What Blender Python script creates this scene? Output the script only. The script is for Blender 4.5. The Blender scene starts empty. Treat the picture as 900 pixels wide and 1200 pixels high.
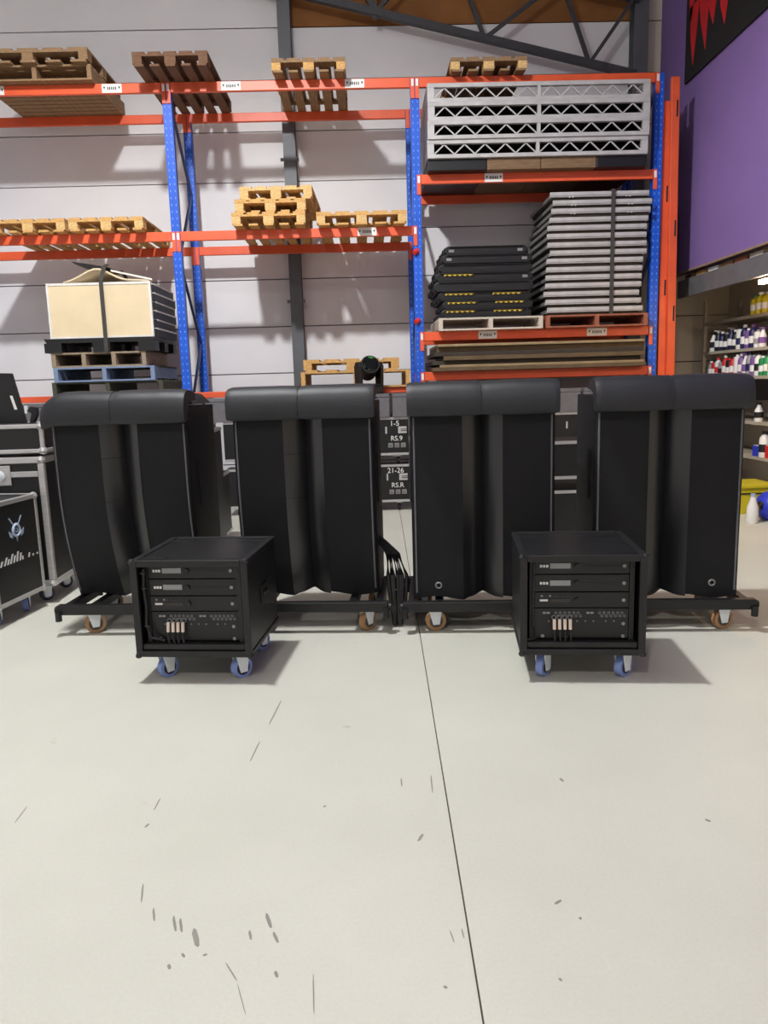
import bpy, math, random
from mathutils import Vector, Matrix, noise
random.seed(7)
SC = bpy.context.scene
COL = SC.collection

# ------------------------------------------------------------------ camera
def make_camera():
    f, pit, rol, yaw = 894.34, 0.1660, -0.0287, 0.0208
    cy, sy = math.cos(yaw), math.sin(yaw)
    fw = Vector((sy*math.cos(pit), cy*math.cos(pit), -math.sin(pit)))
    rt = Vector((cy, -sy, 0)); up = rt.cross(fw)
    c, s = math.cos(rol), math.sin(rol)
    r = rt*c + up*s; u = -rt*s + up*c
    cam = bpy.data.cameras.new('camera'); o = bpy.data.objects.new('camera', cam)
    m = Matrix((r, u, -fw)).transposed().to_4x4(); m.translation = (0, 0, 1.5)
    o.matrix_world = m
    cam.sensor_fit = 'VERTICAL'; cam.sensor_height = 36; cam.lens = 36*f/1200
    cam.clip_start = .05; cam.clip_end = 100
    COL.objects.link(o); SC.camera = o
make_camera()

# ------------------------------------------------------------------ world, exposure
SC.view_settings.view_transform = 'Standard'
SC.view_settings.look = 'None'
SC.view_settings.gamma = 1
SC.view_settings.exposure = 0.08
SC.view_settings.use_curve_mapping = False
w = bpy.data.worlds.new('world'); SC.world = w; w.use_nodes = True
w.node_tree.nodes['Background'].inputs[0].default_value = (1, 1, 1, 1)
w.node_tree.nodes['Background'].inputs[1].default_value = .1

# high-bay lamps hanging under the roof: (x, y, z, watts)
LAMPS = [(-1.7, 4.0, 7.2, 1850), (-1.7, -3.2, 7.2, 620)]

# ------------------------------------------------------------------ materials
def lin(c): return tuple(((v/255)/12.92 if v/255 <= .04045 else ((v/255+.055)/1.055)**2.4) for v in c)
MATS = {}
def mat(name, rgb, rough=.6, metal=0, var=.12, scale=6, bump=.0, bscale=60, stretch=(1, 1, 1), spec=.5, emit=0, sheen=0):
    if name in MATS: return MATS[name]
    m = bpy.data.materials.new(name); m.use_nodes = True
    nt = m.node_tree; N = nt.nodes; L = nt.links
    b = N['Principled BSDF']
    c = lin(rgb)
    b.inputs['Roughness'].default_value = rough; b.inputs['Metallic'].default_value = metal
    b.inputs['Specular IOR Level'].default_value = spec
    if sheen: b.inputs['Sheen Weight'].default_value = sheen
    tc = N.new('ShaderNodeTexCoord'); mp = N.new('ShaderNodeMapping'); mp.inputs['Scale'].default_value = stretch
    L.new(tc.outputs['Object'], mp.inputs[0])
    nz = N.new('ShaderNodeTexNoise'); nz.inputs['Scale'].default_value = scale; nz.inputs['Detail'].default_value = 5
    L.new(mp.outputs[0], nz.inputs['Vector'])
    rp = N.new('ShaderNodeValToRGB')
    rp.color_ramp.elements[0].position = .3; rp.color_ramp.elements[1].position = .7
    rp.color_ramp.elements[0].color = tuple(v*(1-var) for v in c)+(1,)
    rp.color_ramp.elements[1].color = tuple(min(1, v*(1+var)) for v in c)+(1,)
    L.new(nz.outputs['Fac'], rp.inputs[0]); L.new(rp.outputs[0], b.inputs['Base Color'])
    if bump:
        n2 = N.new('ShaderNodeTexNoise'); n2.inputs['Scale'].default_value = bscale; n2.inputs['Detail'].default_value = 3
        L.new(mp.outputs[0], n2.inputs['Vector'])
        bp = N.new('ShaderNodeBump'); bp.inputs['Strength'].default_value = bump; bp.inputs['Distance'].default_value = .01
        L.new(n2.outputs['Fac'], bp.inputs['Height']); L.new(bp.outputs[0], b.inputs['Normal'])
    if emit:
        b.inputs['Emission Color'].default_value = c+(1,); b.inputs['Emission Strength'].default_value = emit
    MATS[name] = m
    return m
def wood(name, rgb, var=.3): return mat(name, rgb, .8, 0, var, 5, .25, 40, (14, 1.2, 14))
def wood_x(name, rgb, var=.3): return mat(name, rgb, .8, 0, var, 5, .25, 40, (1.2, 14, 14))

M_WALL = mat('wall_paint', (230, 228, 230), .85, 0, .04, 1.2, .08, 90)
M_JOINT = mat('wall_joint', (120, 115, 113), .9)
M_BEIGE = mat('beige_wall', (206, 196, 180), .85, 0, .05, 1.5, .06, 80)
M_BROWN = mat('brown_fibreboard', (140, 92, 48), .9, 0, .18, 2.5, .2, 40)
M_PURPLE = mat('purple_paint', (128, 100, 160), .8, 0, .04, 2, .1, 120)
M_CEIL = mat('ceiling_sheet', (170, 168, 165), .8)
M_STEEL = mat('grey_steel', (92, 94, 99), .5, .1, .12, 4)
M_TRUSS = mat('dark_steel', (64, 64, 68), .55, .1, .12, 4)
M_ORANGE = mat('orange_beam', (228, 92, 52), .42, 0, .1, 3, .03, 30)
M_BLUE = mat('blue_upright', (18, 86, 202), .42, 0, .08, 4)
M_HOLE_LIT = mat('upright_slot', (120, 155, 232), .7)  # pale tint standing for light seen through the holes
M_BRACE = mat('brace_steel', (60, 78, 128), .45, .2, .1, 4)
M_WHITE = mat('white_label', (232, 230, 226), .6, 0, .03)
M_INK_SHADE = mat('ink_and_slot_shade', (28, 26, 28), .7)  # print and seams, plus the painted dark inside openings
M_PINE = wood('pine', (204, 158, 96)); M_PINE2 = wood('pale_pine', (214, 176, 118))
M_OLDW = wood('weathered_wood', (142, 112, 80)); M_DARKW = wood('dark_wood', (104, 72, 50))
M_GREYW = wood('grey_wood', (150, 132, 112)); M_BLUEW = wood('blue_painted_wood', (122, 140, 170), .2)
M_GREENW = wood('mossy_wood', (70, 72, 56)); M_LIGHTW = wood('whitened_wood', (198, 188, 174), .15)
M_REDW = wood('reddish_wood', (150, 88, 66)); M_BRNBOX = wood_x('brown_board', (120, 94, 68)); M_BOARD = wood_x('brown_sheet', (96, 78, 56), .3)
M_BOARD2 = wood_x('pale_sheet', (150, 130, 98), .25); M_BOARD3 = wood_x('dark_sheet', (58, 50, 42), .3)
M_BLACKP = mat('black_plastic', (19, 19, 21), .45, 0, .15, 8); M_YEL = mat('yellow_lid', (206, 176, 60), .55)
M_ALU = mat('aluminium', (196, 194, 194), .4, .55, .1, 9, .05, 40, (1, 6, 6))
M_ALUW = mat('white_aluminium', (184, 181, 180), .5, .1, .12, 8)
M_ALUD = mat('dull_aluminium', (140, 138, 138), .5, .4, .15, 8)
M_BLK = mat('black_paint', (24, 24, 26), .5, 0, .15, 10, .05, 200)
M_CASE = mat('black_laminate', (21, 21, 23), .45, 0, .15, 6, .06, 300)
M_FAB = mat('black_cover_fabric', (21, 21, 25), .65, 0, .12, 5, .22, 420, spec=.3)
M_FABG = mat('shiny_black_vinyl', (21, 21, 25), .33, 0, .12, 5, .05, 260, spec=.8)
M_FLAP = mat('padded_black_vinyl', (32, 33, 38), .5, 0, .1, 7, .15, 260)
M_PIPE = mat('grey_piping', (104, 104, 110), .5)
M_TUBE = mat('dolly_steel', (30, 30, 32), .42, .2, .1, 8)
M_TYRE = mat('tan_tyre', (168, 128, 90), .6); M_HUB = mat('wheel_hub', (70, 66, 64), .5)
M_FORK = mat('zinc_fork', (228, 234, 238), .45, .1); M_TYREB = mat('blue_tyre', (128, 148, 205), .6); M_HUBB = mat('dark_hub', (30, 30, 40), .5)
M_GREYB = mat('grey_carpet', (104, 102, 106), .9, 0, .08, 20, .2, 200)
M_CREAM = mat('cream_board', (228, 208, 172), .75, 0, .05, 3, .04, 40); M_RIM = mat('white_rim', (226, 222, 216), .6)
M_STRAP = mat('dark_strap', (62, 58, 56), .7)
M_DISP = mat('grey_display', (150, 152, 154), .4); M_SCREW = mat('screw', (150, 150, 150), .4, .5); M_PLUG = mat('pale_plug', (232, 214, 200), .4)
M_RED = mat('red_print', (196, 26, 34), .6); M_BANNER = mat('black_banner', (18, 16, 18), .7)
M_GREEN = mat('green_glass', (70, 140, 74), .12); M_LENS = mat('lens_glass', (14, 18, 20), .08); M_REDC = mat('red_clip', (214, 48, 44), .5)

def floor_material():
    m = bpy.data.materials.new('polished_concrete'); m.use_nodes = True
    nt = m.node_tree; N = nt.nodes; L = nt.links; b = N['Principled BSDF']
    tc = N.new('ShaderNodeTexCoord')
    def nz(scale, det, rough=.55):
        n = N.new('ShaderNodeTexNoise'); n.inputs['Scale'].default_value = scale; n.inputs['Detail'].default_value = det
        n.inputs['Roughness'].default_value = rough
        L.new(tc.outputs['Object'], n.inputs['Vector']); return n
    a = nz(.9, 6); d = nz(90, 3)
    r1 = N.new('ShaderNodeValToRGB'); r1.color_ramp.elements[0].position = .3; r1.color_ramp.elements[1].position = .68
    r1.color_ramp.elements[0].color = lin((199, 198, 187))+(1,); r1.color_ramp.elements[1].color = lin((208, 207, 196))+(1,)
    L.new(a.outputs['Fac'], r1.inputs[0])
    r2 = N.new('ShaderNodeValToRGB'); r2.color_ramp.elements[0].position = .3; r2.color_ramp.elements[1].position = .7
    r2.color_ramp.elements[0].color = (.95, .95, .95, 1); r2.color_ramp.elements[1].color = (1, 1, 1, 1)
    L.new(d.outputs['Fac'], r2.inputs[0])
    mx = N.new('ShaderNodeMix'); mx.data_type = 'RGBA'; mx.blend_type = 'MULTIPLY'; mx.inputs[0].default_value = 1
    L.new(r1.outputs[0], mx.inputs[6]); L.new(r2.outputs[0], mx.inputs[7])
    # small dark specks
    v = nz(5.5, 2, .7)
    r3 = N.new('ShaderNodeValToRGB'); r3.color_ramp.elements[0].position = .22; r3.color_ramp.elements[1].position = .27
    r3.color_ramp.elements[0].color = (.8, .8, .79, 1); r3.color_ramp.elements[1].color = (1, 1, 1, 1)
    L.new(v.outputs['Fac'], r3.inputs[0])
    m2 = N.new('ShaderNodeMix'); m2.data_type = 'RGBA'; m2.blend_type = 'MULTIPLY'; m2.inputs[0].default_value = 1
    L.new(mx.outputs[2], m2.inputs[6]); L.new(r3.outputs[0], m2.inputs[7])
    L.new(m2.outputs[2], b.inputs['Base Color'])
    b.inputs['Roughness'].default_value = .5; b.inputs['Specular IOR Level'].default_value = .35
    bp = N.new('ShaderNodeBump'); bp.inputs['Strength'].default_value = .04; bp.inputs['Distance'].default_value = .01
    L.new(d.outputs['Fac'], bp.inputs['Height']); L.new(bp.outputs[0], b.inputs['Normal'])
    return m
M_FLOOR = floor_material()

# ------------------------------------------------------------------ mesh helpers
class MB:
    def __init__(s): s.v = []; s.f = []
    def _add(s, vs, fs):
        n = len(s.v); s.v += [tuple(v) for v in vs]; s.f += [tuple(i+n for i in f) for f in fs]; return s
    def box(s, x0, x1, y0, y1, z0, z1):
        return s._add([(x0,y0,z0),(x1,y0,z0),(x1,y1,z0),(x0,y1,z0),(x0,y0,z1),(x1,y0,z1),(x1,y1,z1),(x0,y1,z1)],
                      [(0,3,2,1),(4,5,6,7),(0,1,5,4),(1,2,6,5),(2,3,7,6),(3,0,4,7)])
    def bar(s, a, b, wd, ht, up=(0,0,1)):
        a = Vector(a); b = Vector(b); d = (b-a).normalized(); u = Vector(up)
        if abs(d.dot(u)) > .98: u = Vector((0,1,0))
        sd = d.cross(u).normalized(); uu = sd.cross(d).normalized()
        vs = [p + sd*wd/2*i + uu*ht/2*j for p in (a, b) for i, j in ((-1,-1),(1,-1),(1,1),(-1,1))]
        return s._add(vs, [(0,1,2,3),(7,6,5,4),(0,4,5,1),(1,5,6,2),(2,6,7,3),(3,7,4,0)])
    def cyl(s, a, b, r, n=12, r2=None):
        a = Vector(a); b = Vector(b); d = (b-a).normalized(); r2 = r if r2 is None else r2
        u = Vector((0,0,1)) if abs(d.z) < .9 else Vector((1,0,0))
        e1 = d.cross(u).normalized(); e2 = d.cross(e1)
        vs = []
        for p, rr in ((a, r), (b, r2)):
            for i in range(n):
                t = 2*math.pi*i/n; vs.append(p + e1*math.cos(t)*rr + e2*math.sin(t)*rr)
        fs = [(i, (i+1) % n, n+(i+1) % n, n+i) for i in range(n)] + [tuple(range(n))[::-1], tuple(range(n, 2*n))]
        return s._add(vs, fs)
    def tube(s, pts, r, n=8):
        pts = [Vector(p) for p in pts]; vs = []; m = len(pts)
        for k, p in enumerate(pts):
            d = (pts[min(k+1, m-1)]-pts[max(k-1, 0)]).normalized()
            u = Vector((0,0,1)) if abs(d.z) < .9 else Vector((0,1,0))
            e1 = d.cross(u).normalized(); e2 = d.cross(e1)
            for i in range(n):
                t = 2*math.pi*i/n; vs.append(p+e1*math.cos(t)*r+e2*math.sin(t)*r)
        fs = [(k*n+i, k*n+(i+1) % n, (k+1)*n+(i+1) % n, (k+1)*n+i) for k in range(m-1) for i in range(n)]
        fs += [tuple(range(n))[::-1], tuple(range((m-1)*n, m*n))]
        return s._add(vs, fs)
    def lathe(s, prof, c=(0,0,0), n=12):
        vs = []; m = len(prof)
        for r, z in prof:
            for i in range(n):
                t = 2*math.pi*i/n; vs.append((c[0]+r*math.cos(t), c[1]+r*math.sin(t), c[2]+z))
        fs = [(k*n+i, k*n+(i+1) % n, (k+1)*n+(i+1) % n, (k+1)*n+i) for k in range(m-1) for i in range(n)]
        fs += [tuple(range(n))[::-1], tuple(range((m-1)*n, m*n))]
        return s._add(vs, fs)
    def prism(s, poly, vec):            # poly: 3-D points in order, extruded by vec
        n = len(poly); v = Vector(vec); P = [Vector(p) for p in poly]
        return s._add(P+[p+v for p in P], [tuple(range(n))[::-1], tuple(range(n, 2*n))]+[(i, (i+1) % n, n+(i+1) % n, n+i) for i in range(n)])
    def ring(s, c, ax, r, t, n=20, k=6):
        c = Vector(c); ax = Vector(ax).normalized(); u = Vector((0,0,1)) if abs(ax.z) < .9 else Vector((1,0,0))
        e1 = ax.cross(u).normalized(); e2 = ax.cross(e1); vs = []
        for i in range(n):
            a = 2*math.pi*i/n; d = e1*math.cos(a)+e2*math.sin(a)
            for j in range(k):
                b_ = 2*math.pi*j/k; vs.append(c+d*(r+t*math.cos(b_))+ax*t*math.sin(b_))
        return s._add(vs, [(i*k+j, ((i+1) % n)*k+j, ((i+1) % n)*k+(j+1) % k, i*k+(j+1) % k) for i in range(n) for j in range(k)])
    def mesh(s, name, m, smooth=False):
        me = bpy.data.meshes.new(name); me.from_pydata(s.v, [], s.f); me.materials.append(m)
        bm_fix(me)
        if smooth:
            for p in me.polygons: p.use_smooth = True
            me.set_sharp_from_angle(angle=.7)
        return me
import bmesh
def bm_fix(me):
    b = bmesh.new(); b.from_mesh(me); bmesh.ops.recalc_face_normals(b, faces=b.faces); b.to_mesh(me); b.free(); me.update()

def put(name, me, parent=None, loc=(0,0,0), rot=(0,0,0), label=None, cat=None, group=None, kind=None):
    o = bpy.data.objects.new(name, me); COL.objects.link(o); o.location = loc; o.rotation_euler = rot; o.parent = parent
    tag(o, label, cat, group, kind); return o
def obj(name, mb, m, parent=None, smooth=False, bevel=0, **k):
    o = put(name, mb.mesh(name, m, smooth), parent, **k)
    if bevel:
        bv = o.modifiers.new('bevel', 'BEVEL'); bv.width = bevel; bv.segments = 2; bv.limit_method = 'ANGLE'
    return o
def tag(o, label=None, cat=None, group=None, kind=None):
    if label: o['label'] = label
    if cat: o['category'] = cat
    if group: o['group'] = group
    if kind: o['kind'] = kind
    return o
def thing(name, label, cat, loc=(0,0,0), rz=0, group=None):
    return put(name, None, None, loc, (0, 0, rz), label, cat, group)
CACHE = {}
def shared(key, make, name, m, smooth=False):
    k = (key, m.name)
    if k not in CACHE: CACHE[k] = make().mesh(name, m, smooth)
    return CACHE[k]
def cbox(name, parent, x0, x1, y0, y1, z0, z1, m, **kw):     # box part that shares its mesh with equal boxes
    key = ('b', round(x1-x0, 4), round(y1-y0, 4), round(z1-z0, 4))
    a, b_, c = key[1]/2, key[2]/2, key[3]/2
    me = shared(key, lambda: MB().box(-a, a, -b_, b_, -c, c), name, m)
    return put(name, me, parent, ((x0+x1)/2, (y0+y1)/2, (z0+z1)/2), **kw)
def text(name, body, size, m, parent, loc, rot, depth=.001):
    cu = bpy.data.curves.new(name, 'FONT'); cu.body = body; cu.size = size; cu.extrude = depth; cu.align_x = 'CENTER'; cu.align_y = 'CENTER'
    o = bpy.data.objects.new(name, cu); COL.objects.link(o)
    dg = bpy.context.evaluated_depsgraph_get(); me = bpy.data.meshes.new_from_object(o.evaluated_get(dg))
    bpy.data.objects.remove(o); me.materials.clear(); me.materials.append(m)
    return put(name, me, parent, loc, rot)

# ================================================================== SETTING
XL, XR, YN, YB, ZC = -9.5, 4.0, -7.0, 10.7, 7.9
# floor: two slabs with a recessed saw-cut joint between them
fb = obj('floor', MB().box(XL-.2, 6.0, YN-.2, YB+.3, -.25, -.012), mat('joint_dirt', (70, 66, 60), .9), kind='structure')
jx = lambda y: .289+(y-4.451)*.0191
g = .0026
obj('floor_slab', MB().prism([(XL-.2,YN-.2,-.02),(jx(YN-.2)-g,YN-.2,-.02),(jx(YB+.3)-g,YB+.3,-.02),(XL-.2,YB+.3,-.02)], (0,0,.02)), M_FLOOR, fb)
obj('floor_slab', MB().prism([(jx(YN-.2)+g,YN-.2,-.02),(6.0,YN-.2,-.02),(6.0,YB+.3,-.02),(jx(YB+.3)+g,YB+.3,-.02)], (0,0,.02)), M_FLOOR, fb)
# back wall: precast panels with recessed joints
wb = obj('wall_back', MB().box(XL-.2, 6.0, YB+.045, YB+.3, -.25, ZC+.2), M_JOINT, kind='structure')
zs = [-.02]+[.446+.6217*i for i in range(12)]+[ZC]
cols = [(XL, -6.0), (-6.0, -.87), (-.87, 3.75), (3.75, 6.0)]
for i in range(len(zs)-1):
    for k, (a, b_) in enumerate(cols):
        z0, z1 = zs[i], zs[i+1]
        if z1-z0 < .05: continue
        m = M_BROWN if (k == 2 and z0 > 5.9) else (M_BEIGE if k == 3 else M_WALL)
        dy = random.uniform(0, .004)
        obj('wall_panel', MB().box(a+.008, b_-.008, YB+dy, YB+.05, z0+.007, z1-.007), m, wb)
obj('wall_left', MB().box(XL-.2, XL, YN-.2, YB, -.02, ZC), M_WALL, kind='structure')
obj('wall_near', MB().box(XL-.2, 6.0, YN-.2, YN, -.02, ZC), M_WALL, kind='structure')
obj('ceiling', MB().box(XL-.2, 6.0, YN-.2, YB+.3, ZC, ZC+.2), M_CEIL, kind='structure')
wr = obj('wall_right', MB().box(XR, XR+.15, YN, YB-.005, 2.77, ZC), M_PURPLE, kind='structure')
obj('wall_recess', MB().box(5.05, 5.2, YN, YB-.005, -.02, 2.77), M_BEIGE, kind='structure')
obj('ceiling_recess', MB().box(XR+.15, 5.2, YN, YB-.005, 2.77, 2.9), M_CEIL, kind='structure')
obj('trim_1', MB().box(XR-.012, XR+.03, YN, 9.95, 2.752, 2.772), mat('tan_trim', (150, 124, 100), .7), kind='structure')
# scuffs on the concrete
sc = MB()
def scuff(x, y, l, wd, a):
    c, s = math.cos(a), math.sin(a); p = []
    for u, v in ((-1,0),(-.8,.8),(.2,1),(.9,.6),(1,-.1),(.7,-.8),(-.5,-.9)):
        du, dv = u*l/2, v*wd/2; p.append((x+du*c-dv*s, y+du*s+dv*c, .0004))
    sc.prism(p, (0,0,.0003))
PXS = [(-0.517, 1.908, 0.08, 0.0167, -1.21), (-0.59, 1.968, 0.072, 0.0085, -1.23), (-0.57, 1.96, 0.063, 0.0085, -1.26), (-0.66, 2.01, 0.062, 0.007, -1.26), (-0.722, 2.11, 0.094, 0.0058, -1.35), (-0.809, 2.474, 0.026, 0.0101, 1.26), (-0.811, 2.613, 0.086, 0.0059, -1.59), (-0.465, 3.383, 0.282, 0.007, -1.67), (-0.506, 3.0, 0.188, 0.0064, -1.66), (-0.322, 1.964, 0.069, 0.0117, -1.23), (-0.294, 1.895, 0.048, 0.0098, -1.16), (-0.366, 1.908, 0.041, 0.0082, -1.3), (-0.396, 1.776, 0.079, 0.0041, -1.01), (-0.355, 1.684, 0.11, 0.0028, -1.22), (-0.564, 1.803, 0.02, 0.0097, -1.11), (-0.536, 1.842, 0.019, 0.0082, -0.97), (-0.477, 1.84, 0.012, 0.0081, 0.46), (-0.277, 1.76, 0.025, 0.0094, -1.2), (-0.176, 1.692, 0.137, 0.0037, -1.49), (0.14, 2.336, 0.047, 0.0112, 1.14), (0.207, 2.679, 0.138, 0.0054, -1.61), (0.093, 2.699, 0.064, 0.0062, -1.57), (0.7, 2.671, 0.027, 0.0127, -1.31), (1.124, 2.367, 0.021, 0.0122, -0.92), (0.192, 1.869, 0.05, 0.0042, -1.43), (0.223, 1.879, 0.04, 0.0042, -1.52), (0.515, 1.989, 0.029, 0.0102, 0.62), (0.155, 1.692, 0.012, 0.0091, -0.64), (0.448, 1.7, 0.012, 0.0078, -1.11), (-1.292, 2.577, 0.111, 0.0052, 1.6), (-0.192, 2.552, 0.014, 0.01, 0.94), (0.56, 1.918, 0.012, 0.0084, -1.85)]
for p in PXS: scuff(*p)
obj('scuff_marks', sc, mat('scuff', (138, 136, 128), .8), fb, kind='stuff')
# steel column in front of the panel joint
cm = MB().box(-.95, -.79, YB-.17, YB-.155, 0, ZC).box(-.95, -.79, YB-.015, YB, 0, ZC).box(-.875, -.865, YB-.155, YB-.015, 0, ZC)
c1 = obj('steel_column', cm, M_STEEL, label='grey steel column standing against the back wall behind the pallet rack', cat='column')
for z in (2.62, 4.4):
    obj('bracket', MB().box(-.99, -.75, YB-.178, YB-.172, z-.02, z+.02), M_STEEL, c1)
cm = MB().box(3.58, 3.76, YB-.2, YB-.185, 0, ZC).box(3.58, 3.76, YB-.015, YB, 0, ZC).box(3.665, 3.675, YB-.185, YB-.015, 0, ZC)
obj('steel_column', cm, M_STEEL, label='grey steel column in the corner beside the purple wall', cat='column')
# roof truss
t = thing('roof_truss', 'dark steel roof truss with diagonal webs above the pallet rack', 'roof truss', (0, 10.47, 5.3))
def tr(name, a, b_, wd): obj(name, MB().bar((a[0], 0, a[1]-5.3), (b_[0], 0, b_[1]-5.3), wd, wd), M_TRUSS, t)
tr('lower_chord', (-2.44, 6.745), (3.60, 5.313), .085)
tr('upper_chord', (-2.44, 7.447), (3.62, 6.197), .085)
nodes_l = [.28, 1.63, 2.95]
zl = lambda x: 6.745-(x+2.44)*(6.745-5.313)/6.04
zu = lambda x: 7.447-(x+2.44)*(7.447-6.197)/6.06
for a, b_ in [(.285, -.25), (.285, .97), (1.66, 1.30), (1.66, 2.59), (3.0, 2.64), (3.0, 3.56), (-1.1, -.4), (-1.1, -1.9)]:
    tr('web', (a, zl(a)), (b_, zu(b_)), .045)
tr('hanger_rod', (.28, zl(.28)-.08), (.28, zu(.28)), .05)

# lamps (above the frame)
def batwing(l):
    """the spread of a high-bay reflector: wide to the sides, weaker straight down and near the horizontal"""
    l.use_nodes = True; nt = l.node_tree; N = nt.nodes; L = nt.links
    em = next(n for n in N if n.type == 'EMISSION')
    tc = N.new('ShaderNodeTexCoord'); sp = N.new('ShaderNodeSeparateXYZ'); L.new(tc.outputs['Normal'], sp.inputs[0])
    ab = N.new('ShaderNodeMath'); ab.operation = 'ABSOLUTE'; L.new(sp.outputs[2], ab.inputs[0])
    rp = N.new('ShaderNodeValToRGB'); e = rp.color_ramp.elements
    e[0].position = 0; e[0].color = (.08,)*3+(1,); e[1].position = 1; e[1].color = (.76,)*3+(1,)
    for p, v in ((.2, .16), (.42, .85), (.58, 1.0)):
        q = e.new(p); q.color = (v, v, v, 1)
    L.new(ab.outputs[0], rp.inputs[0]); L.new(rp.outputs[0], em.inputs['Strength'])
for i, (x, y, z, p) in enumerate(LAMPS):
    l = bpy.data.lights.new('high_bay_light_offscreen', 'POINT'); l.shadow_soft_size = .16; batwing(l); l.energy = p; l.color = (.985, 1, 1) if i == 0 else (1, .955, .91)
    o = bpy.data.objects.new('high_bay_light_offscreen', l); COL.objects.link(o); o.location = (x, y, z-.2)
    t = thing('high_bay_lamp_offscreen', 'round grey high-bay lamp hanging above the %s' % ('speaker covers', 'open floor')[i], 'lamp', (x, y, z), 0, 'high-bay lamps')
    obj('lamp_body', MB().lathe([(.26,0),(.27,.04),(.12,.12),(.1,.26),(.02,.28)], n=20), M_STEEL, t)
    obj('suspension_cable', MB().cyl((0,0,.26), (0,0,ZC-z), .008, 6), M_STEEL, t)

# ================================================================== PALLET RACK
YF, YR = 9.30, 10.31
XA, XB_, XC = -2.122, .678, 3.478
XZ = -4.922
PW = .10
rack = thing('pallet_rack', 'tall pallet rack with blue uprights and orange beams along the back wall', 'pallet rack', (0, 0, 0))
Z = dict(top=4.852, mid=3.253, low=1.43, r1=3.814, r2=2.045, r3=1.5755)
TOPS = {k: v+.0525 for k, v in Z.items()}; TOPS['low'] = 1.43+.035
TOPZ = TOPS['top']
def post(x, y0):
    mb = MB()
    mb.box(x-PW/2, x+PW/2, y0, y0+.006, 0, TOPZ)
    for s in (-1, 1): mb.box(x+s*PW/2-(.006 if s > 0 else 0), x+s*PW/2+(0 if s > 0 else .006), y0+.006, y0+.09, 0, TOPZ)
    p = obj('upright_post', mb, M_BLUE, rack)
    h = MB()
    k = 0; z = .3
    while z < 4.85:
        for s in (-1, 1): h.box(x+s*.026-.005, x+s*.026+.005, y0-.0012, y0, z-.011, z+.011)
        z += .075
    obj('lit_slots', h, M_HOLE_LIT, p, kind='stuff')  # raised boxes painting the light from behind the holes
    obj('foot_plate', MB().box(x-.07, x+.07, y0-.02, y0+.11, 0, .008), M_BLUE, p)
for x in (XZ, XA, XB_, XC):
    post(x, YF); post(x, YR)
    n = 5
    for i in range(n):
        z0 = .25+i*.92
        a, b_ = (YF+.09, YR) if i % 2 else (YR, YF+.09)
        obj('brace', MB().bar((x, a, z0), (x, b_, z0+.92), .03, .03), M_BRACE, rack)
LABELS = {'top_f1': [(-4.0, .17), (-2.72, .22)], 'top_f2': [(-1.39, .22), (-.0, .22)], 'mid_f2': [(.09, .22)], 'r1_f': [(1.57, .21)], 'r2_f': [(1.49, .22), (2.80, .24)]}
def beam(xa, xb, z, y, ht, key=None, front=True):
    x0, x1 = xa+PW/2+.002, xb-PW/2-.002
    b_ = obj('beam', MB().box(x0, x1, y-.01, y+.04, z-ht/2, z+ht/2), M_ORANGE, rack, bevel=.006)
    for s, xx in ((-1, xa+.026), (1, xb-.026)):
        obj('beam_connector', MB().box(xx-.022, xx+.022, y-.012, y-.002, z+ht/2-.22, z+ht/2), M_ORANGE, b_)
        if front: obj('safety_clip', MB().box(xx-.014, xx+.014, y-.016, y-.012, z-.04, z+.035), M_WHITE, b_)
    for lx, lw in LABELS.get(key, []):
        lb = obj('label_plate', MB().box(lx-lw/2, lx+lw/2, y-.013, y-.010, z-.046, z+.046), M_WHITE, b_)
        mk = MB()
        for s in (-1, 1): mk.prism([(lx+s*lw*.38-.012, y-.014, z+.018), (lx+s*lw*.38+.012, y-.014, z+.018), (lx+s*lw*.38, y-.014, z-.012)], (0, .001, 0))
        for q in range(5): mk.box(lx-lw*.2+q*lw*.1-.006, lx-lw*.2+q*lw*.1+.006, y-.014, y-.013, z-.016, z+.016)
        obj('print', mk, M_INK_SHADE, lb)
for k, (xa, xb) in (('1', (XZ, XA)), ('2', (XA, XB_)), ('3', (XB_, XC))):
    for lv in ('top', 'mid', 'low'):
        if k == '3' and lv != 'top': continue
        for fr, y in (('f', YF), ('r', YR)):
            beam(xa, xb, Z[lv], y, .07 if lv == 'low' else .105, lv+'_'+fr+k, fr == 'f')
beam(XZ-2.8, XZ, Z['top'], YF, .105); beam(XZ-2.8, XZ, Z['mid'], YF, .105)
for lv in ('r1', 'r2', 'r3'):
    for fr, y in (('f', YF), ('r', YR)): beam(XB_, XC, Z[lv], y, .105, lv+'_'+fr, fr == 'f')
for z in (3.0, 2.21):
    obj('locking_pin', MB().cyl((XB_-.05, YF-.03, z), (XB_+.0, YF-.005, z+.03), .03, 8), M_REDC, rack)

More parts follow.
